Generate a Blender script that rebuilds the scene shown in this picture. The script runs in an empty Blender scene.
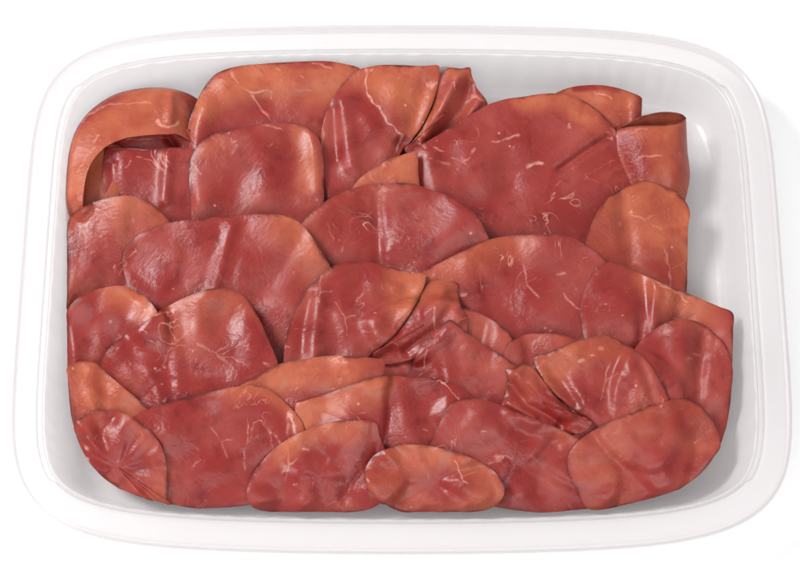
import bpy, math, random
import numpy as np
from mathutils import Vector
C = bpy.context.scene.collection
rnd = random.Random(7)
# ---------------------------------------------------------------- camera
W, H = 800.0, 575.0
ELEV = math.radians(65); DIST = 0.75; SC = 3175.0
TGT = np.array([0, 0, 0.020])
FPX = SC * DIST
CAM = TGT + DIST * np.array([0, -math.cos(ELEV), math.sin(ELEV)])
FWD = (TGT - CAM) / DIST
RGT = np.array([1.0, 0, 0]); UPV = np.cross(RGT, FWD)
def at(u, v, z):
    """point at height z (m) that lies on the line of sight of picture point u, v (arrays allowed)"""
    u = np.asarray(u, float); v = np.asarray(v, float); z = np.asarray(z, float)
    d = FWD + ((u - W/2) / FPX)[..., None] * RGT - ((v - H/2) / FPX)[..., None] * UPV
    t = (z - CAM[2]) / d[..., 2]
    return CAM + d * t[..., None]
cd = bpy.data.cameras.new('camera'); cam = bpy.data.objects.new('camera', cd); C.objects.link(cam)
cam.location = CAM; cam.rotation_euler = (math.pi/2 - ELEV, 0, 0)
cd.sensor_width = 36; cd.lens = 36 * FPX / W; cd.clip_start = 0.01; cd.clip_end = 100
bpy.context.scene.camera = cam

# ---------------------------------------------------------------- materials
def mat(name):
    m = bpy.data.materials.new(name); m.use_nodes = True
    nt = m.node_tree; b = nt.nodes['Principled BSDF']
    return m, nt, b
def node(nt, t, **kw):
    n = nt.nodes.new(t)
    for k, v in kw.items():
        if k in n.inputs: n.inputs[k].default_value = v
        else: setattr(n, k, v)
    return n
def mixc(nt, fac, a, b):
    n = nt.nodes.new('ShaderNodeMix'); n.data_type = 'RGBA'
    for i, s in ((0, fac), (6, a), (7, b)):
        if hasattr(s, 'links'): nt.links.new(s, n.inputs[i])
        else: n.inputs[i].default_value = s
    return n.outputs[2]
def math_(nt, op, a, b=None, clamp=False):
    n = nt.nodes.new('ShaderNodeMath'); n.operation = op; n.use_clamp = clamp
    for i, s in ((0, a), (1, b)):
        if s is None: continue
        if hasattr(s, 'links'): nt.links.new(s, n.inputs[i])
        else: n.inputs[i].default_value = s
    return n.outputs[0]
def ramp(nt, src, lo, hi):
    n = nt.nodes.new('ShaderNodeMapRange'); n.interpolation_type = 'SMOOTHSTEP'
    nt.links.new(src, n.inputs[0]); n.inputs[1].default_value = lo; n.inputs[2].default_value = hi
    return n.outputs[0]
def noise(nt, co, scale, detail=4, rough=0.55, dist=0.0):
    n = node(nt, 'ShaderNodeTexNoise', Scale=scale, Detail=detail, Roughness=rough, Distortion=dist)
    nt.links.new(co, n.inputs['Vector']); return n.outputs['Fac']

def meat_material():
    m, nt, b = mat('cured_beef'); L = nt.links.new
    co = node(nt, 'ShaderNodeAttribute', attribute_name='grain').outputs['Vector']
    org = node(nt, 'ShaderNodeAttribute', attribute_name='orange').outputs['Fac']
    fat = node(nt, 'ShaderNodeAttribute', attribute_name='fat').outputs['Fac']
    rim = node(nt, 'ShaderNodeAttribute', attribute_name='rim').outputs['Fac']
    sp = node(nt, 'ShaderNodeMapping'); sp.inputs['Scale'].default_value = (1, 3.2, 1); L(co, sp.inputs[0])
    fib = noise(nt, sp.outputs[0], 330, 5, 0.65, 0.4)
    big = noise(nt, co, 45, 3, 0.5, 0.6)
    mid = noise(nt, co, 140, 5, 0.6, 0.3)
    fine = noise(nt, co, 900, 4, 0.6)
    red = mixc(nt, ramp(nt, big, 0.35, 0.68), (0.225, 0.019, 0.016, 1), (0.28, 0.040, 0.033, 1))
    red = mixc(nt, ramp(nt, mid, 0.50, 0.75), red, (0.15, 0.008, 0.010, 1))
    ora = mixc(nt, ramp(nt, mid, 0.3, 0.7), (0.42, 0.112, 0.052, 1), (0.32, 0.056, 0.030, 1))
    o2 = ramp(nt, math_(nt, 'ADD', org, math_(nt, 'ADD', math_(nt, 'MULTIPLY', math_(nt, 'SUBTRACT', big, 0.5), 1.3), math_(nt, 'MULTIPLY', math_(nt, 'SUBTRACT', mid, 0.5), 0.8))), 0.0, 1.0)
    col = mixc(nt, o2, red, ora)
    # pale streaks of the grain
    col = mixc(nt, math_(nt, 'MULTIPLY', ramp(nt, fib, 0.58, 0.82), 0.28), col, (0.55, 0.20, 0.16, 1))
    # thin marbling veins: the crest of a ridged noise
    vn = noise(nt, co, 75, 3, 0.5, 1.2)
    v1 = math_(nt, 'ABSOLUTE', math_(nt, 'SUBTRACT', vn, 0.5))
    vein = math_(nt, 'SUBTRACT', 1.0, ramp(nt, v1, 0.0, 0.014))
    gate = ramp(nt, noise(nt, co, 60, 3), 0.55, 0.72)
    vein = math_(nt, 'MULTIPLY', vein, math_(nt, 'MULTIPLY', gate, 0.55))
    fl = node(nt, 'ShaderNodeTexVoronoi', Scale=210.0); L(co, fl.inputs['Vector'])
    fleck = math_(nt, 'MULTIPLY', math_(nt, 'SUBTRACT', 1.0, ramp(nt, fl.outputs['Distance'], 0.05, 0.13)), ramp(nt, noise(nt, co, 110, 2), 0.56, 0.64))
    col = mixc(nt, math_(nt, 'MAXIMUM', vein, math_(nt, 'MULTIPLY', fleck, 0.5)), col, (0.74, 0.36, 0.28, 1))
    fb = math_(nt, 'MULTIPLY', fat, ramp(nt, fib, 0.28, 0.55))
    col = mixc(nt, math_(nt, 'MULTIPLY', fb, 0.66, True), col, (0.74, 0.38, 0.30, 1))
    # dark dried rind at the very edge
    rr = math_(nt, 'MULTIPLY', rim, ramp(nt, mid, 0.28, 0.6))
    col = mixc(nt, math_(nt, 'MULTIPLY', rr, 0.95), col, (0.085, 0.012, 0.008, 1))
    L(col, b.inputs['Base Color'])
    b.inputs['Subsurface Weight'].default_value = 0.22
    b.inputs['Subsurface Radius'].default_value = (1.0, 0.22, 0.12)
    b.inputs['Subsurface Scale'].default_value = 0.0016
    rg = nt.nodes.new('ShaderNodeMapRange'); L(big, rg.inputs[0]); rg.inputs[1].default_value = .35; rg.inputs[2].default_value = .65
    rg.inputs[3].default_value = 0.25; rg.inputs[4].default_value = 0.42
    L(rg.outputs[0], b.inputs['Roughness'])
    b.inputs['IOR'].default_value = 1.42
    b.inputs['Specular IOR Level'].default_value = 0.42
    h = math_(nt, 'ADD', math_(nt, 'MULTIPLY', mid, 0.6), math_(nt, 'ADD', math_(nt, 'MULTIPLY', fib, 0.24), math_(nt, 'MULTIPLY', math_(nt, 'MULTIPLY', fine, 0.75), ramp(nt, noise(nt, co, 95, 3), 0.45, 0.66))))
    bp = node(nt, 'ShaderNodeBump', Strength=0.42, Distance=0.0009); L(h, bp.inputs['Height']); L(bp.outputs[0], b.inputs['Normal'])
    return m
MEAT = meat_material()

def tray_material():
    m, nt, b = mat('milky_clear_plastic'); L = nt.links.new
    tc = nt.nodes.new('ShaderNodeTexCoord')
    b.inputs['Base Color'].default_value = (0.72, 0.690, 0.695, 1)
    b.inputs['Roughness'].default_value = 0.22
    b.inputs['IOR'].default_value = 1.5
    b.inputs['Subsurface Weight'].default_value = 0.3
    b.inputs['Subsurface Radius'].default_value = (1, 1, 1); b.inputs['Subsurface Scale'].default_value = 0.002
    mp = node(nt, 'ShaderNodeMapping'); mp.inputs['Scale'].default_value = (1, 1, 0.25); L(tc.outputs['Object'], mp.inputs[0])
    n = noise(nt, mp.outputs[0], 130, 3)
    bp = node(nt, 'ShaderNodeBump', Strength=0.3, Distance=0.0006); L(n, bp.inputs['Height']); L(bp.outputs[0], b.inputs['Normal'])
    tr = nt.nodes.new('ShaderNodeBsdfTransparent'); tr.inputs[0].default_value = (0.965, 0.955, 0.957, 1)
    tl = nt.nodes.new('ShaderNodeBsdfTranslucent'); tl.inputs[0].default_value = (0.93, 0.92, 0.922, 1)
    mx = nt.nodes.new('ShaderNodeMixShader'); mx.inputs[0].default_value = 0.48
    m2 = nt.nodes.new('ShaderNodeMixShader'); m2.inputs[0].default_value = 0.33
    out = nt.nodes['Material Output']
    L(b.outputs[0], m2.inputs[1]); L(tl.outputs[0], m2.inputs[2])
    L(m2.outputs[0], mx.inputs[1]); L(tr.outputs[0], mx.inputs[2]); L(mx.outputs[0], out.inputs[0])
    return m
TRAY = tray_material()
TABLE, nt, b = mat('white_paper_sweep')
b.inputs['Base Color'].default_value = (0.93, 0.93, 0.93, 1); b.inputs['Roughness'].default_value = 0.7
n_ = noise(nt, nt.nodes.new('ShaderNodeTexCoord').outputs['Object'], 900, 3)
bp_ = node(nt, 'ShaderNodeBump', Strength=0.1, Distance=0.0002); nt.links.new(n_, bp_.inputs['Height']); nt.links.new(bp_.outputs[0], b.inputs['Normal'])

# ---------------------------------------------------------------- mesh helpers
def link(name, me, material, parent=None):
    o = bpy.data.objects.new(name, me); C.objects.link(o)
    me.materials.append(material); o.parent = parent
    me.polygons.foreach_set('use_smooth', [True] * len(me.polygons))
    return o
def catmull(P, n, closed=False):
    """n points evenly spaced (by length) along a Catmull-Rom curve through rows of P"""
    P = np.asarray(P, float)
    if closed: Q = np.vstack([P[-1:], P, P[:2]])
    else: Q = np.vstack([2*P[0]-P[1], P, 2*P[-1]-P[-2]])
    out = []
    m = len(Q) - 3
    for i in range(m):
        p0, p1, p2, p3 = Q[i:i+4]
        t = np.linspace(0, 1, 24, endpoint=False)[:, None]
        out.append(0.5*((2*p1) + (p2-p0)*t + (2*p0-5*p1+4*p2-p3)*t*t + (3*p1-p0-3*p2+p3)*t**3))
    out.append(Q[-2][None])
    R = np.vstack(out)
    s = np.concatenate([[0], np.cumsum(np.hypot(*(np.diff(R[:, :2], axis=0).T)) + 1e-9)])
    q = np.linspace(0, s[-1], n + 1)[:-1] if closed else np.linspace(0, s[-1], n)
    return np.stack([np.interp(q, s, R[:, k]) for k in range(R.shape[1])], 1)
def dist_poly(U, V, pl):
    d = np.full(U.shape, 1e9)
    if len(pl) == 1: return np.hypot(U-pl[0][0], V-pl[0][1])
    for (x0, y0), (x1, y1) in zip(pl[:-1], pl[1:]):
        dx, dy = x1-x0, y1-y0
        t = np.clip(((U-x0)*dx + (V-y0)*dy) / (dx*dx+dy*dy+1e-9), 0, 1)
        d = np.minimum(d, np.hypot(U-x0-t*dx, V-y0-t*dy))
    return d
def sm(x, a, b):
    t = np.clip((x-a)/(b-a), 0, 1); return t*t*(3-2*t)

def finish(verts, faces, U, V, RIM, name, label, orange, fat, seed, group='cured beef slices in the tray', thick=0.00042):
    """common end of every slice: pigment attributes, thickness, tags"""
    rs = random.Random(seed)
    org = np.full(U.shape, orange[0], float)
    for pl, r, amt in orange[1:]:
        org = org + amt * (1 - sm(dist_poly(U, V, pl), r*0.15, r*1.25))
    ft = np.zeros(U.shape)
    p = [rs.uniform(0, 6.3) for _ in range(8)]
    U2 = U + 0.7*np.sin(V/5.1+p[0]) + 0.4*np.sin(V/2.3+U/3.1+p[1]) + 0.5*np.sin(U/1.7+p[2])
    V2 = V + 0.7*np.sin(U/4.7+p[3]) + 0.4*np.sin(U/2.1-V/3.7+p[4]) + 0.5*np.sin(V/1.6+p[5])
    WM = 0.85 + 0.4*np.sin(U/6.3+V/4.9+p[6]) + 0.25*np.sin(U/2.9-V/2.2+p[7])
    for pl, w, amt in fat:
        ft = np.maximum(ft, amt * (1 - sm(dist_poly(U2, V2, pl)/WM, w*0.05, w*0.95)))
    ctr = verts.mean(0); ctr[2] = verts[:, 2].min()
    loc = verts - ctr
    me = bpy.data.meshes.new(name); me.from_pydata(loc.tolist(), [], faces); me.update()
    a = rs.uniform(-0.9, 0.9); ca, sa = math.cos(a), math.sin(a)
    gr = np.stack([ca*loc[:, 0]-sa*loc[:, 1] + seed*0.37, sa*loc[:, 0]+ca*loc[:, 1] + seed*0.19, loc[:, 2]*0.5], 1)
    me.attributes.new('grain', 'FLOAT_VECTOR', 'POINT').data.foreach_set('vector', gr.astype('f').ravel())
    for nm, arr in (('orange', org), ('fat', ft), ('rim', RIM)):
        me.attributes.new(nm, 'FLOAT', 'POINT').data.foreach_set('value', np.clip(arr, 0, 1).astype('f').ravel())
    o = link(name, me, MEAT); o.location = ctr
    s = o.modifiers.new('thickness', 'SOLIDIFY'); s.thickness = thick; s.offset = -1; s.use_even_offset = False
    o['label'] = label; o['category'] = 'meat slice'; o['group'] = group
    return o

HM = np.zeros((620, 860))                     # how high the pile already stands, mm
def ij(U, V): return np.clip(np.round(V).astype(int)+20, 0, 619), np.clip(np.round(U).astype(int)+20, 0, 859)
def grow(A, n):
    for _ in range(n):
        B = A.copy()
        for ax in (0, 1):
            for d in (-1, 1): B = np.maximum(B, np.roll(A, d, ax))
        A = B
    return A
def blur(A, n):
    for _ in range(n):
        for ax in (0, 1): A = (np.roll(A, 1, ax) + 2*A + np.roll(A, -1, ax)) / 4
    return A
def note(U, V, Z):
    A = np.zeros(HM.shape); np.maximum.at(A, ij(U, V), Z); np.maximum(HM, grow(A, 1), out=HM)
def lift(U, V, Z, gap=0.9):
    """how far each point must rise for the slice to lie over what is already there"""
    A = np.zeros(HM.shape); np.maximum.at(A, ij(U, V), np.maximum(0, HM[ij(U, V)] + gap - Z))
    A = blur(grow(A, 6), 14); i, j = ij(U, V)
    fu, fv = np.clip(U+20, 0, 858), np.clip(V+20, 0, 618); iu, iv = fu.astype(int), fv.astype(int); fu, fv = fu-iu, fv-iv
    return (A[iv, iu]*(1-fu)+A[iv, iu+1]*fu)*(1-fv) + (A[iv+1, iu]*(1-fu)+A[iv+1, iu+1]*fu)*fv

SHAPES = []
def relief(U, V, bumps, seed, rip):
    rs = random.Random(seed*13+5); z = np.zeros(U.shape)
    for pl, w, h in bumps:
        z += h * np.exp(-(dist_poly(U, V, pl)/w)**2)
    for k in range(4):
        a = rs.uniform(0, math.pi); lam = rs.uniform(32, 85); ph = rs.uniform(0, 6.3)
        z += rip * rs.uniform(.4, 1) * np.sin((math.cos(a)*U + math.sin(a)*V)/lam*6.283 + ph) * lam/70
    return z

def sheet(label, outline, centre, z0, z1, bumps=(), orange=(0.2,), fat=(), seed=1, rip=0.35, droop=2.0, wav=0.5, pleat=None, tilt=0, dw=9.0):
    """a slice from its traced outline: z0 mm at its back edge, z1 mm at its front; edges curl down by droop"""
    NS, NR = 340, 84
    if not pleat: SHAPES.append((outline, bumps))
    B = catmull(outline, NS, True)
    rs = random.Random(seed)
    th = np.linspace(0, 2*math.pi, NS, endpoint=False)
    jit = sum(rs.uniform(-1, 1)/k**0.7*np.sin(k*th+rs.uniform(0, 6.3)) for k in (9, 14, 21, 33, 47, 71)) * wav*0.55
    c = np.array(centre, float)
    dv = B - c; ln = np.hypot(dv[:, 0], dv[:, 1])
    B = c + dv * (1 + jit/ln)[:, None]
    r = 1 - (1 - np.linspace(0, 1, NR+1)[1:])**1.25
    U = c[0] + r[:, None]*(B[:, 0]-c[0])[None]; V = c[1] + r[:, None]*(B[:, 1]-c[1])[None]
    R = np.repeat(r[:, None], NS, 1); E = (1-R) * np.repeat(np.hypot(*(B-c).T)[None], NR, 0)
    U = np.concatenate([[c[0]], U.ravel()]); V = np.concatenate([[c[1]], V.ravel()])
    E = np.concatenate([[ln.mean()], E.ravel()])
    v0, v1 = B[:, 1].min(), B[:, 1].max()
    Z = z0 + (z1-z0) * np.clip((V-v0)/(v1-v0), 0, 1) + relief(U, V, bumps, seed, rip) * sm(E, -8, 10)
    Z = Z + tilt * (U-c[0]) / (B[:, 0].max()-c[0])
    Z = Z - 0.16 * droop * np.exp(-(E/(dw*0.45))**1.3)
    if pleat:
        A, k, ph = pleat
        TH = np.concatenate([[0], np.tile(th, NR)]); RR = np.concatenate([[0], R.ravel()])
        Z = Z + A*RR**1.6*(np.sin(k*TH+ph) + 0.45*np.sin((k*1.9//1)*TH+2.3*ph))
    if pleat: Z = Z + lift(U, V, Z)
    note(U, V, Z)
    P = at(U, V, Z/1000)
    f = [(0, 1+j, 1+(j+1) % NS) for j in range(NS)]
    for i in range(NR-1):
        a0, b0 = 1+i*NS, 1+(i+1)*NS
        for j in range(NS):
            k = (j+1) % NS; f.append((a0+j, b0+j, b0+k, a0+k))
    f = [t[::-1] for t in f]
    RIM = np.exp(-(E/(1.9+1.1*np.sin(U*0.37+seed)*np.sin(U*.13+V*.1)))**2) * (0.8 + 0.5*np.sin(U*0.09+V*.07+seed))
    return finish(P, f, U, V, RIM, 'meat_slice', label, orange, fat, seed)

def grid(curves, NU, NV):
    """surface through several (u, v, z) curves"""
    K = [catmull(c, NU) for c in curves]
    A = np.stack(K, 0)
    out = np.zeros((NV, NU, 3))
    for j in range(NU): out[:, j] = catmull(A[:, j], NV)
    return out
def patches(label, plist, orange, fat, seed, bumps=(), rip=0.2, rims=((0,),)):
    Vs, F, US, VS, RS = [], [], [], [], []
    off = 0
    for pi, (curves, NU, NV, flip) in enumerate(plist):
        G = grid(curves, NU, NV)
        U, V, Z = G[..., 0].ravel(), G[..., 1].ravel(), G[..., 2].ravel()
        Z = Z + relief(U, V, bumps, seed, rip)
        note(U, V, Z); Vs.append(at(U, V, Z/1000)); US.append(U); VS.append(V)
        rm = np.zeros((NV, NU))
        for e in rims[pi]:
            if e == 0: rm[:] = np.maximum(rm, np.exp(-(np.arange(NV)/1.6)**2)[:, None])
            if e == 1: rm[:] = np.maximum(rm, np.exp(-(np.arange(NV)[::-1]/1.6)**2)[:, None])
        RS.append(rm.ravel())
        for i in range(NV-1):
            for j in range(NU-1):
                q = (off+i*NU+j, off+(i+1)*NU+j, off+(i+1)*NU+j+1, off+i*NU+j+1)
                F.append(q[::-1] if flip else q)
        off += NU*NV
    return finish(np.vstack(Vs), F, np.concatenate(US), np.concatenate(VS), np.concatenate(RS), 'meat_slice', label, orange, fat, seed)

# ---------------------------------------------------------------- setting
me = bpy.data.meshes.new('white_surface')
s = 6.0
me.from_pydata([(-s, -s, 0), (s, -s, 0), (s, s, 0), (-s, s, 0)], [], [(0, 1, 2, 3)])
o = link('white_surface', me, TABLE); o['kind'] = 'structure'

# ---------------------------------------------------------------- tray
ZR = 0.020
yb = float(at(385, 24, ZR)[1]); yf = float(at(385, 553, ZR)[1])
BY = (yb-yf)/2; CY = (yb+yf)/2
pl_, pr_ = at(26, 175, ZR), at(775, 175, ZR)
CX = float(pl_[0]+pr_[0])/2; AX = float(pr_[0]-pl_[0])/2 / (1-abs((pl_[1]-CY)/BY)**5.2)**(1/5.2)
NT = 720
def outline(n=6.3):
    t = np.linspace(0, 2*math.pi, NT*8, endpoint=False)
    c, s_ = np.cos(t), np.sin(t)
    P = np.stack([AX*np.sign(c)*np.abs(c)**(2/n), BY*np.sign(s_)*np.abs(s_)**(2/n)], 1)
    P[:, 1] *= 1 - 0.053*(P[:, 0]/AX)**2                 # the long sides bow outwards a little
    P = np.vstack([P, P[:1]])
    l = np.concatenate([[0], np.cumsum(np.hypot(*np.diff(P, axis=0).T))])
    q = np.linspace(0, l[-1], NT, endpoint=False)
    P = np.stack([np.interp(q, l, P[:, 0]), np.interp(q, l, P[:, 1])], 1)
    T = np.roll(P, -1, 0) - np.roll(P, 1, 0)
    N = np.stack([T[:, 1], -T[:, 0]], 1); N /= np.hypot(*N.T)[:, None]
    return P, N
OP, ON = outline()
# the step in the rim jogs by a millimetre at each corner
nl = at(83, 86, ZR); ang = math.atan2(nl[1]-CY, abs(nl[0]-CX))
th = np.arctan2(np.abs(OP[:, 1]), np.abs(OP[:, 0]))
JOG = sm(th, ang-0.010, ang+0.012)
def ring_surface(profile, name, parent, close=False):
    """sweep a (inset mm, height mm, jog mm) profile round the tray outline"""
    V = []
    for d, z, j in profile:
        k_ = np.arange(NT)/NT*2*math.pi
        rib = 0.00012 * (np.cos(k_*96 + 3*np.sin(k_*7)) + 0.6*np.cos(k_*61+1)*np.sin(k_*5)) * (np.abs(ON).max(1) > 0.93) * (1 if name == 'basin' and 5 < z < 18.6 else 0)
        dd = d/1000 + j/1000*JOG + rib
        P = OP - ON*dd[:, None] + np.array([CX, CY])
        V.append(np.concatenate([P, np.full((NT, 1), z/1000)], 1))
    n = len(V); F = []
    for i in range(n-1):
        for j in range(NT):
            k = (j+1) % NT; F.append((i*NT+j, i*NT+k, (i+1)*NT+k, (i+1)*NT+j))
    if close: F.append(tuple((n-1)*NT+j for j in range(NT)))
    me = bpy.data.meshes.new(name); me.from_pydata(np.vstack(V).tolist(), [], F); me.update()
    return link(name, me, TRAY, parent)
tray = bpy.data.objects.new('food_tray', None); C.objects.link(tray)
tray['label'] = 'milky white plastic food tray with rounded corners and wide flat rim, holding the meat slices'
tray['category'] = 'tray'
rimprof = [(1.6, 16.6, 0), (0.7, 17.0, 0), (0.25, 18.4, 0), (0.1, 19.3, 0), (0.35, 19.9, 0), (0.8, 20.1, 0), (1.2, 19.9, 0), (1.45, 19.65, 0),
           (2.2, 19.6, 0), (4.5, 19.75, 0), (7.2, 19.75, 0), (8.0, 19.75, 1), (8.15, 19.6, 1), (8.22, 18.75, 1), (8.4, 18.6, 1), (8.7, 18.85, 1),
           (9.2, 18.9, .5), (10.2, 18.95, 0)]
basin = [(10.2, 18.96, 0), (10.6, 18.85, 0), (10.85, 18.5, 0), (11.0, 18.0, 0), (12.0, 15.0, 0), (13.6, 10.0, 0), (15.2, 6.0, 0), (16.6, 3.9, 0), (19, 2.7, 0), (22, 2.3, 0), (26, 2.3, 0)]
for nm, pr, cl in (('rim', rimprof, False), ('basin', basin, True)):
    o = ring_surface(pr, nm, tray, cl)
    for p in o.data.polygons: p.flip() if hasattr(p, 'flip') else None
    m = o.modifiers.new('thickness', 'SOLIDIFY'); m.thickness = 0.00045; m.offset = 0

# ---------------------------------------------------------------- slices seen at the back
# long curled band at the left
patches('orange-brown slice curled in a long arching band along the tray\'s back left corner', [
    ([[(67, 228, 3.5), (65.5, 200, 13.5), (66.5, 175, 14.5), (69, 153, 15.0), (76, 130, 15.5), (91, 110, 15.5), (116, 94, 15.5), (145, 88, 15.5), (170, 88.5, 15.0), (189, 94, 13.5), (203, 103, 10.5)],
      [(69, 228, 5.3), (67.5, 200, 15.3), (69, 176, 16.3), (72, 154, 16.8), (79, 132, 17.3), (94, 113, 17.3), (117, 98, 17.3), (145, 92, 17.3), (169, 92, 16.8), (186, 97, 14.3), (200, 108, 10.3)],
      [(73, 228, 6.2), (72, 202, 16.2), (74, 178, 17.2), (79, 158, 17.7), (88, 139, 18.2), (104, 122, 18.4), (124, 112, 18.5), (146, 108, 18.5), (167, 108, 18.2), (184, 112, 15.2), (198, 120, 10.2)],
      [(78, 228, 7.6), (77, 204, 17.6), (80, 180, 18.1), (87, 164, 18.6), (97, 150, 18.8), (112, 136, 18.9), (129, 130, 19.0), (148, 126, 19.0), (166, 126, 18.6), (180, 127, 16.6), (199, 136, 10.6)],
      [(84, 228, 8.0), (83, 205, 18.0), (86, 178, 18.6), (93, 161, 18.8), (106, 147, 19.0), (124, 139, 19.0), (138, 136.5, 19.0), (152, 135, 19.0), (168, 134.5, 18.5), (179, 135, 17.0), (199, 146, 12.0)],
      [(82, 228, 6.0), (81, 205, 16.0), (84, 177, 16.6), (91, 158, 16.8), (104, 143, 17.0), (123, 134, 17.0), (138, 131, 17.0), (152, 130, 17.0), (168, 130, 16.5), (179, 131, 15.0), (199, 143, 11.0)]],
     260, 90, False)],
    (0.9, ([(72, 130), (95, 103), (120, 93)], 10, -0.6), ([(184, 88), (192, 105), (194, 135)], 8, -0.4)),
    [([(82, 122), (92, 112), (104, 106), (122, 103), (150, 102.5)], 1.6, 0.45), ([(158, 120), (162, 126), (168, 128), (176, 127), (179, 121)], 2.8, 0.85),
     ([(93, 141), (98, 135)], 2.0, 0.6), ([(78, 172), (86, 158), (94, 148)], 2.2, 0.3)], 11, bumps=[([(172, 90), (170, 120)], 5, 1.0)], rims=((0,),))
sheet('small orange-red flap of meat tucked inside the curled band at the left', [(84, 178), (90, 162), (99, 148), (112, 143), (122, 150), (120, 190), (112, 230), (90, 235), (80, 205)], (102, 185), 15.3, 9, seed=12, orange=(0.75,), droop=1)
sheet('dark red slice deep under the curled band at the left, only a strip showing', [(100, 142), (118, 132), (150, 127), (185, 127), (205, 150), (190, 190), (130, 190), (106, 170)], (150, 155), 15.4, 8, seed=13, orange=(0.0,), fat=[([(125, 140), (145, 139), (165, 138)], 1.2, .4)], bumps=[([(168, 138), (176, 148)], 4, -2.5)], droop=1)
sheet('wine-red slice with a straight pale top edge below the curled band at the left', [(104, 152), (107, 147.5), (125, 148), (150, 149), (178, 147.5), (200, 152), (212, 180), (205, 225), (170, 250), (125, 245), (104, 215), (103, 178)], (152, 195), 16, 8, seed=14, orange=(0.0,),
      fat=[([(108, 148), (128, 149), (150, 149.5)], 1.0, .6), ([(137, 156), (150, 160), (158, 166), (166, 174)], 1.1, .55), ([(126, 168), (131, 162)], 1.1, .5), ([(162, 152), (168, 166)], 1.3, .4)],
      bumps=[([(168, 156), (165, 200)], 7, 1.4), ([(112, 165), (116, 220)], 6, -1)], droop=1.4, wav=.35)
sheet('large slice with orange top and branching fat vein, second from left at the back', [(186, 172), (187, 150), (188, 125), (194, 108), (202, 91), (212, 77), (224, 70), (240, 66), (265, 63.5), (290, 62), (325, 61), (345, 64), (362, 70), (376, 90), (366, 140), (330, 180), (270, 200), (215, 200), (192, 190)], (272, 125), 19.5, 8.5, seed=15,
      orange=(0.05, ([(195, 100), (215, 82), (250, 76), (300, 74), (350, 82)], 34, 1.0), ([(290, 66), (330, 64)], 6, -0.5), ([(190, 120), (192, 150)], 12, 0.35)),
      fat=[([(232, 73), (235, 80), (239, 86), (248, 91), (254, 93), (262, 91), (272, 92.5), (271, 99)], 1.7, .7), ([(251, 93), (260, 106), (266, 116), (271, 122), (282, 129)], 1.5, .65), ([(268, 125), (282, 131)], 1.3, .4),
           ([(312, 62.5), (322, 65), (332, 69)], 1.4, .5), ([(296, 91), (311, 90)], 1.2, .4), ([(300, 76), (304, 77)], 2, .5), ([(193, 114)], 2, .8), ([(276, 68), (281, 70)], 1.5, .4)],
      bumps=[([(205, 110), (196, 165)], 12, 1.5), ([(275, 100), (330, 95)], 16, -1.2), ([(230, 90), (300, 82)], 16, 1.0)], droop=2.4, wav=.5, rip=.3)
sheet('pinkish glossy slice overlapping the front of the large vein-marked slice', [(191, 205), (189, 180), (191, 158), (200, 143), (211, 135.5), (224, 131.5), (240, 128.5), (256, 124.5), (272, 122.5), (286, 122.3), (299, 124), (310, 129), (318, 137.5), (322.5, 152), (324, 178), (320, 215), (290, 245), (235, 250), (196, 228)], (255, 180), 18.5, 9, seed=16,
      orange=(0.12, ([(300, 128), (308, 150), (308, 180)], 17, 0.6), ([(205, 150), (220, 142)], 12, .35)),
      fat=[([(230, 139), (233, 143), (237, 140)], 1.1, .5), ([(236, 145), (233, 154)], 1.1, .5), ([(191, 160), (195, 168), (200, 175)], 1.4, .6), ([(262, 126), (275, 126), (284, 131)], 1.5, .45)],
      bumps=[([(262, 135), (268, 200)], 20, 1.1), ([(313, 134), (318, 190)], 7, .8), ([(291, 140), (290, 200)], 14, -.7), ([(206, 150), (200, 200)], 14, 1.0)], droop=2.2, wav=.4)
sheet('fan-shaped slice with one long pale vein and an orange right half, centre back', [(403, 149), (397, 162), (385, 195), (355, 215), (328, 200), (322, 172), (320, 148), (322, 128), (328, 108), (338, 90), (350, 76), (358, 70), (366, 67.5), (380, 65), (400, 65), (422, 66), (437, 65), (439.5, 70), (438.5, 82), (434, 100), (423, 124), (409, 143)], (372, 120), 20, 10, seed=17,
      orange=(0.08, ([(385, 78), (415, 80), (428, 85)], 34, 1.0), ([(412, 100), (415, 125)], 18, .55), ([(345, 84), (352, 78)], 14, .5)),
      fat=[([(366, 69), (366.5, 80), (368, 92), (371, 101), (378, 107), (383, 115), (389, 123), (396, 129), (401, 135), (400, 142), (397, 151)], 1.7, .95), ([(433, 87), (437, 83)], 2.0, .7), ([(343, 108)], 1.8, .6), ([(327, 112), (323, 130), (322, 160)], 1.5, .5), ([(370, 69)], 1.6, .9)],
      bumps=[([(342, 100), (347, 135), (352, 165)], 10, 1.7), ([(334, 110), (336, 160)], 6, -.8), ([(395, 88), (392, 110), (398, 130)], 13, 1.4), ([(366, 120), (385, 150)], 10, 1.2), ([(425, 85), (412, 125)], 8, -1.2), ([(404, 145)], 8, -3)], droop=2.0, wav=.35, rip=.25)
sheet('dark hollow-edged fold of meat in the gap beside the fan-shaped slice', [(425, 80), (436, 69), (449, 67), (458, 76), (450, 110), (420, 150), (400, 156), (388, 148), (404, 130)], (425, 120), 12, 7, seed=18, orange=(0, ), droop=.5)
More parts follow.
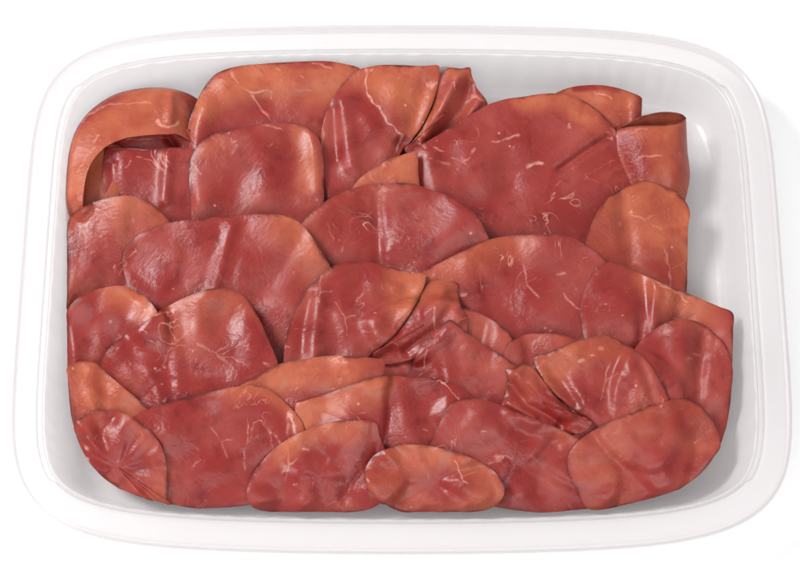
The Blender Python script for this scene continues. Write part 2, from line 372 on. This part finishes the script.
sheet('narrow upright red slice pleated like a cone, right of the fan-shaped slice', [(404, 150), (411, 143), (422, 128), (431, 110), (437, 92), (441, 78), (446, 69), (452, 67.5), (461, 68.5), (470, 67.5), (472, 76), (477, 88), (487, 102), (486, 118), (462, 135), (432, 152), (415, 157)], (446, 112), 20, 12, seed=19,
      orange=(0.12, ([(450, 70), (470, 70)], 14, .6), ([(438, 105), (420, 135)], 7, .5)),
      fat=[([(455, 84), (456, 90)], 2.4, .85), ([(466, 104), (471, 97), (477, 96), (484, 101)], 2.0, .6), ([(446, 95), (440, 108), (434, 118)], 1.3, .5), ([(428, 122), (418, 138)], 1.5, .5)],
      bumps=[([(458, 76), (446, 100), (425, 135)], 7, 2.6), ([(470, 85), (462, 110), (435, 140)], 6, -1.5), ([(480, 100), (460, 125)], 5, 1.3)], droop=2.2, wav=.4, rip=.15, dw=6)
sheet('bright orange slice with a vertical cut right edge, behind the big red slice', [(545, 100), (556, 93), (568, 88), (582, 85.5), (600, 85), (616, 87.5), (630, 92), (641, 97), (642, 104), (641.5, 120), (642, 150), (600, 165), (560, 135)], (600, 118), 19, 12, seed=20,
      orange=(1.0, ([(575, 88), (600, 87), (618, 90)], 5, -0.8), ([(625, 118), (605, 135)], 16, -0.5), ([(641, 98), (641, 120)], 6, -.6)),
      fat=[([(596, 94), (604, 95), (612, 99)], 1.5, .6), ([(629, 108)], 1.5, .5), ([(621, 114)], 1.5, .5)],
      bumps=[([(610, 95), (600, 130)], 16, 1.2), ([(634, 100), (634, 125)], 5, .8)], droop=2.0, wav=.3, rip=.15)
patches('orange-red slice folded into a hollow roll at the tray\'s right side', [
    ([[(606, 139, 15), (615, 130, 17), (628, 126.5, 19), (641, 125, 20), (655, 125, 20.5), (668, 124.5, 20.5), (678, 123, 20), (684, 119.5, 19.4), (686, 119, 18)],
      [(610, 146, 16), (618, 136, 18), (630, 131.5, 20), (642, 130, 21), (656, 130, 21.5), (668, 129.5, 21.2), (678, 128.5, 20.4), (684, 127, 18.6), (686.5, 127, 16.5)],
      [(622, 170, 15), (630, 160, 17.4), (638, 154, 19), (648, 150, 20), (659, 150, 20.4), (669, 150, 20), (678, 150, 19), (684, 150, 17), (687.5, 150, 14.5)],
      [(628, 200, 12), (634, 190, 14), (642, 185, 16), (652, 182, 17), (662, 180, 17), (672, 180, 17), (680, 180, 16), (686, 180, 14), (689.5, 180, 12)],
      [(630, 232, 8), (636, 230, 8), (642, 228, 8), (650, 226, 8), (658, 225, 8), (665, 224, 8), (671, 223, 7), (676, 222, 6), (680, 221, 5)]], 130, 120, False),
    ([[(606, 139, 15), (616, 130, 17), (628, 124, 19), (641, 117.5, 20), (652, 114.5, 20.5), (662, 113, 20.7), (674, 113.3, 20.5), (682, 115.5, 20), (686, 119, 18)],
      [(608, 141, 14), (618, 134, 15), (630, 128, 16.5), (642, 122, 17.5), (653, 119.5, 18), (663, 118, 18), (674, 118, 18), (681, 119, 17.5), (685.5, 121, 17)],
      [(610, 146, 11), (622, 140, 12), (633, 136, 13), (644, 132, 14), (655, 130, 14), (664, 130, 14), (673, 130, 14), (680, 131, 14), (684, 133, 14)]], 110, 50, False)],
    (0.55, ([(655, 116), (680, 117)], 9, 0.6), ([(660, 130), (664, 165)], 14, .25), ([(625, 140), (640, 170)], 12, -.5)),
    [([(632, 161), (645, 157), (662, 155)], 1.2, .6), ([(634, 133), (637, 129), (648, 129)], 1.3, .4), ([(679, 152), (681, 156)], 1.3, .5), ([(664, 125.5), (680, 122)], 1.4, .6)], 21, rip=.12, rims=((0,), (0,)))
sheet('big smooth red slice with pale flecks and a long crease, right of centre', [(413, 151), (416, 172), (428, 212), (470, 246), (540, 256), (600, 240), (632, 205), (634, 178), (629, 158), (620, 139), (612, 126), (601, 114), (588, 104), (573, 97), (556, 94), (540, 94.5), (524, 97), (508, 99), (497, 102), (486, 106), (465, 118), (440, 134), (420, 146)], (525, 172), 20.5, 9, seed=22,
      orange=(0.0, ([(522, 98), (556, 98), (585, 108)], 19, 0.85), ([(580, 115), (600, 128)], 14, .5), ([(420, 155), (424, 190)], 7, -.3), ([(590, 150), (620, 180)], 22, .18)),
      fat=[([(493, 142), (502, 141), (510, 138), (519, 135)], 1.8, .8), ([(529, 166), (535, 164), (543, 165)], 2.6, .95), ([(569, 125), (570, 128)], 1.7, .7), ([(421, 144), (425, 149)], 2.0, .6),
           ([(434, 147), (443, 153)], 2.2, .7), ([(462, 163), (470, 157), (474, 149)], 2.6, .55), ([(452, 158), (466, 164)], 1.6, .4), ([(540, 132)], 1.2, .5), ([(545, 128)], 1.1, .4), ([(612, 128), (624, 150)], 1.6, .4), ([(430, 158), (450, 166)], 1.2, .5), ([(455, 141), (462, 143)], 1.4, .4)],
      bumps=[([(607, 138), (585, 152), (560, 170)], 4.5, -1.3), ([(590, 135), (560, 155)], 12, .7), ([(430, 155), (440, 210)], 10, 1.3), ([(470, 150), (480, 180)], 16, 1.2), ([(505, 150), (510, 190)], 12, -.8)], droop=2.2, wav=.35, rip=.25)
sheet('small orange slice with a square dark-tipped corner, front of the fan-shaped slice', [(350, 192), (360, 178), (374, 168), (387, 160), (400, 155.5), (411, 152), (416.5, 152), (418, 160), (419, 180), (424, 215), (412, 248), (372, 262), (340, 240), (338, 212)], (386, 205), 19.5, 10, seed=23,
      orange=(0.8,), fat=[([(383, 163), (390, 160)], 1.4, .5)], bumps=[([(400, 160), (395, 220)], 12, 1.0)], droop=2.0, wav=.3)

# ---------------------------------------------------------------- slices nearer the front of the tray
def blob(cx, cy, rx, ry, rot, seed, flat=None):
    rs = random.Random(seed); pts = []
    a3, p3, a5, p5 = rs.uniform(.03, .08), rs.uniform(0, 6.3), rs.uniform(.01, .035), rs.uniform(0, 6.3)
    for k in range(22):
        t = 2*math.pi*k/22; r = 1 + a3*math.sin(2*t+p3) + a5*math.sin(3*t+p5) + rs.uniform(-.012, .012)
        x, y = rx*r*math.cos(t), ry*r*math.sin(t)
        if flat is not None:                     # folded over: one side is a nearly straight fold line
            x = min(x, flat*rx + 0.05*rx*math.sin(t*2)) if flat > 0 else max(x, flat*rx + 0.05*rx*math.sin(t*2))
        pts.append((cx + x*math.cos(rot)-y*math.sin(rot), cy + x*math.sin(rot)+y*math.cos(rot)))
    return pts
# cx, cy, rx, ry, rotation, fold, base orange, label
# shapes: a number is how far a blob is folded (a straight edge), 'C', 'D', 'G' take the outline of a slice at the back
FRONT = [
 (648, 262, 66, 76, .1, .6, .65, 'orange slice folded upright against the tray\'s right wall below the hollow roll'),
 (394, 254, 96, 74, .05, None, .0, 'red slice filling the hollow in the middle, below the small square-cornered orange slice'),
 (110, 262, 62, 70, 1.2, .7, .4, 'orange-red slice with a straight tilted top edge below the curled band'),
 (232, 292, 104, 78, -.15, 'C', .0, 'broad wine-red slice just in front of the pinkish glossy slice'),
 (520, 312, 112, 80, .1, 'G', .0, 'broad red slice just in front of the big smooth red slice'),
 (660, 326, 74, 84, -1.1, .55, .1, 'red slice with a slanting cut edge against the right wall'),
 (420, 366, 96, 62, .0, None, .1, 'dark red slice showing only in gaps under the fan-shaped slice in the middle'),
 (590, 412, 96, 70, .2, 'C', .1, 'red slice mostly hidden under the fan-shaped slice at the front right'),
 ('fan', 372, 352, .2, 1.05, False, 0),
 (104, 348, 54, 66, .4, None, .05, 'dark red slice half hidden against the left wall, halfway down the tray'),
 (190, 380, 88, 78, -.4, 'D', .15, 'rounded slice halfway down the left part of the tray'),
 (480, 396, 92, 76, -.9, .5, .0, 'deep red slice with a long slanting cut edge, just below the middle of the tray'),
 (306, 408, 74, 68, .3, 'J', .45, 'orange pointed slice left of the centre, behind the front row'),
 (680, 406, 62, 84, .1, None, .05, 'narrow red slice along the right wall, towards the front of the tray'),
 ('fan', 592, 420, -.35, .95, True, 0),
 (112, 426, 62, 74, -.8, .6, .4, 'orange slice with a slanting edge against the left wall near the front corner'),
 (398, 440, 106, 66, .15, 'G', .0, 'wide wine-red slice behind the front row in the centre'),
 (212, 452, 96, 60, -.3, 'C', .1, 'broad red slice in the front left part of the tray'),
 (520, 466, 92, 52, .5, 'D', .05, 'rounded red slice in the front row, right of centre'),
 (118, 468, 64, 46, .9, None, .3, 'small orange-red slice in the front left corner of the tray'),
 (328, 474, 84, 48, -.25, .75, .0, 'dark red slice in the front row, left of centre'),
 (648, 462, 76, 54, -.5, 'D', .3, 'orange-tinged slice in the front right corner of the tray'),
 (432, 482, 66, 38, .1, None, .5, 'small orange slice lowest in the centre of the front row'),
]
IDX = {'C': 3, 'D': 4, 'E': 5, 'F': 7, 'G': 9, 'J': 10}
def hold(ol):
    out = []
    for x, y in ol:                                  # the tray wall holds the slice in
        q = (abs((x-400)/333)**5 + abs((y-283)/229)**5)**.2 if y > 283 else abs((x-400)/333)
        if q > 1: x, y = 400+(x-400)/q, (283+(y-283)/q if y > 283 else y)
        out.append((x, y))
    return out
def mapper(ax, ay, nx, ny, rot, sx, sy):
    c, s_ = math.cos(rot), math.sin(rot)
    return lambda p: (nx + c*(p[0]-ax)*sx - s_*(p[1]-ay)*sy, ny + s_*(p[0]-ax)*sx + c*(p[1]-ay)*sy)
def fats(cx, cy, rx, ry, rs):
    fat = []
    for n in range(rs.choice((0, 1, 1, 2))):
        x, y = cx+rs.uniform(-.6, .4)*rx, cy-rs.uniform(.2, .8)*ry; a = rs.uniform(.2, 1.9); pl = [(x, y)]
        for k in range(rs.randint(3, 7)):
            a += rs.uniform(-.35, .35); x += 9*math.cos(a); y += 9*math.sin(a); pl.append((x, y))
        fat.append((pl, rs.uniform(.9, 1.6), rs.uniform(.35, .75)))
        q = pl[len(pl)//2]; fat.append(([q, (q[0]+rs.uniform(8, 16), q[1]-rs.uniform(2, 9))], 1.0, .45))
    for k in range(3):
        x, y, a = cx+rs.uniform(-.7, .7)*rx, cy+rs.uniform(-.8, .4)*ry, rs.uniform(0, 3)
        fat.append(([(x, y), (x+rs.uniform(1, 7)*math.cos(a), y+rs.uniform(1, 5)*math.sin(a))], rs.uniform(.9, 2.4), rs.uniform(.25, .7)))
    return fat
def front_slice(lab, ol, cx, cy, rx, ry, bumps, og, rs, sd, ctr, front):
    edge = sorted(p for p in ol if p[1] < cy)
    k = rs.randint(0, max(0, len(edge)-4)); edge = edge[k:k+rs.randint(3, 7)] or edge
    sheet(lab, hold(ol), ctr, 19.2 if cy < 440 else 17.5, front, tilt=rs.uniform(.8, 2.4)*rs.choice((1, 1, -1)), bumps=bumps, seed=sd,
          orange=(og, (edge, rs.uniform(16, 44), rs.uniform(.2, .8)), ([(cx+rs.uniform(-.4, .4)*rx, cy+.1*ry)], 34, -.4)), fat=fats(cx, cy, rx, ry, rs), droop=1.4, rip=.4, wav=1.3,
          pleat=(rs.uniform(.4, 1.2), rs.randint(3, 6), rs.uniform(0, 6.3)))
for i, it in enumerate(FRONT):
    sd = 40+i; rs = random.Random(sd)
    if it[0] == 'fan':
        _, nx, ny, rot, sc_, mir, _z = it
        f = mapper(403, 148, nx, ny, rot, -sc_ if mir else sc_, sc_)
        side = 'front right' if mir else 'middle'
        for key, ctr, lab in (('E', (372, 120), 'pleated fan-shaped red slice gathered to a point in the %s of the tray' % side), ('F', (446, 112), 'narrow pleated flap lying beside the fan-shaped slice in the %s of the tray' % side)):
            o_, b_ = SHAPES[IDX[key]]; ol = [f(p) for p in o_]
            if mir: ol = ol[::-1]
            c = f(ctr); front_slice(lab, ol, c[0], c[1], 55*sc_, 50*sc_, [([f(p) for p in pl], w_*sc_, h_) for pl, w_, h_ in b_ if h_ > -2.9], .2, rs, sd+100+ord(key), c, 11)
        continue
    cx, cy, rx, ry, rot, fl, og, lab = it
    bumps = []
    if isinstance(fl, str):
        o_, b_ = SHAPES[IDX[fl]]; xs = [p[0] for p in o_]; ys = [p[1] for p in o_]
        f = mapper((min(xs)+max(xs))/2, (min(ys)+max(ys))/2, cx, cy, rot, (-1 if i % 2 else 1)*2*rx/(max(xs)-min(xs)), 2*ry/(max(ys)-min(ys)))
        ol = [f(p) for p in o_]; ol = ol[::-1] if i % 2 else ol
    else: ol = blob(cx, cy, rx, ry, rot, sd, fl)
    ctr = (cx-.15*rx*math.cos(rot), cy-.15*rx*math.sin(rot)) if isinstance(fl, float) else (cx, cy)
    vx = cx + rs.uniform(-.5, .5)*rx                 # creases gather towards a point at the front
    for k in range(rs.choice((1, 2, 3, 4))):
        x, y = cx+rs.uniform(-.8, .8)*rx, cy-.85*ry
        bumps.append(([(x, y), (x*.4+vx*.6, cy+.5*ry)], rs.choice((7, 9, 12, 17)), rs.choice((-1, 1))*rs.uniform(.6, 1.6)))
    front_slice(lab, ol, cx, cy, rx, ry, bumps, og, rs, sd, ctr, 8.5 if cy < 440 else 7.5)

# ---------------------------------------------------------------- light
sc = bpy.context.scene
w = bpy.data.worlds.new('World'); sc.world = w; w.use_nodes = True
w.node_tree.nodes['Background'].inputs[0].default_value = (1, 1, 1, 1)
w.node_tree.nodes['Background'].inputs[1].default_value = 0.60
def area(name, loc, size, power, col=(1, 1, 1), tgt=(0, 0, 0)):
    l = bpy.data.lights.new(name, 'AREA'); l.shape = 'RECTANGLE'; l.size, l.size_y = size; l.energy = power; l.color = col
    o = bpy.data.objects.new(name, l); C.objects.link(o); o.location = loc
    o.rotation_euler = (Vector(tgt)-Vector(loc)).to_track_quat('-Z', 'Y').to_euler()
area('softbox', (-0.85, 0.28, 0.98), (0.42, 0.42), 17)
area('fill_softbox', (0.1, -0.85, 1.05), (1.2, 0.7), 9)
sc.view_settings.view_transform = 'Standard'; sc.view_settings.look = 'None'; sc.view_settings.exposure = 0; sc.view_settings.gamma = 1
sc.render.engine = 'CYCLES'
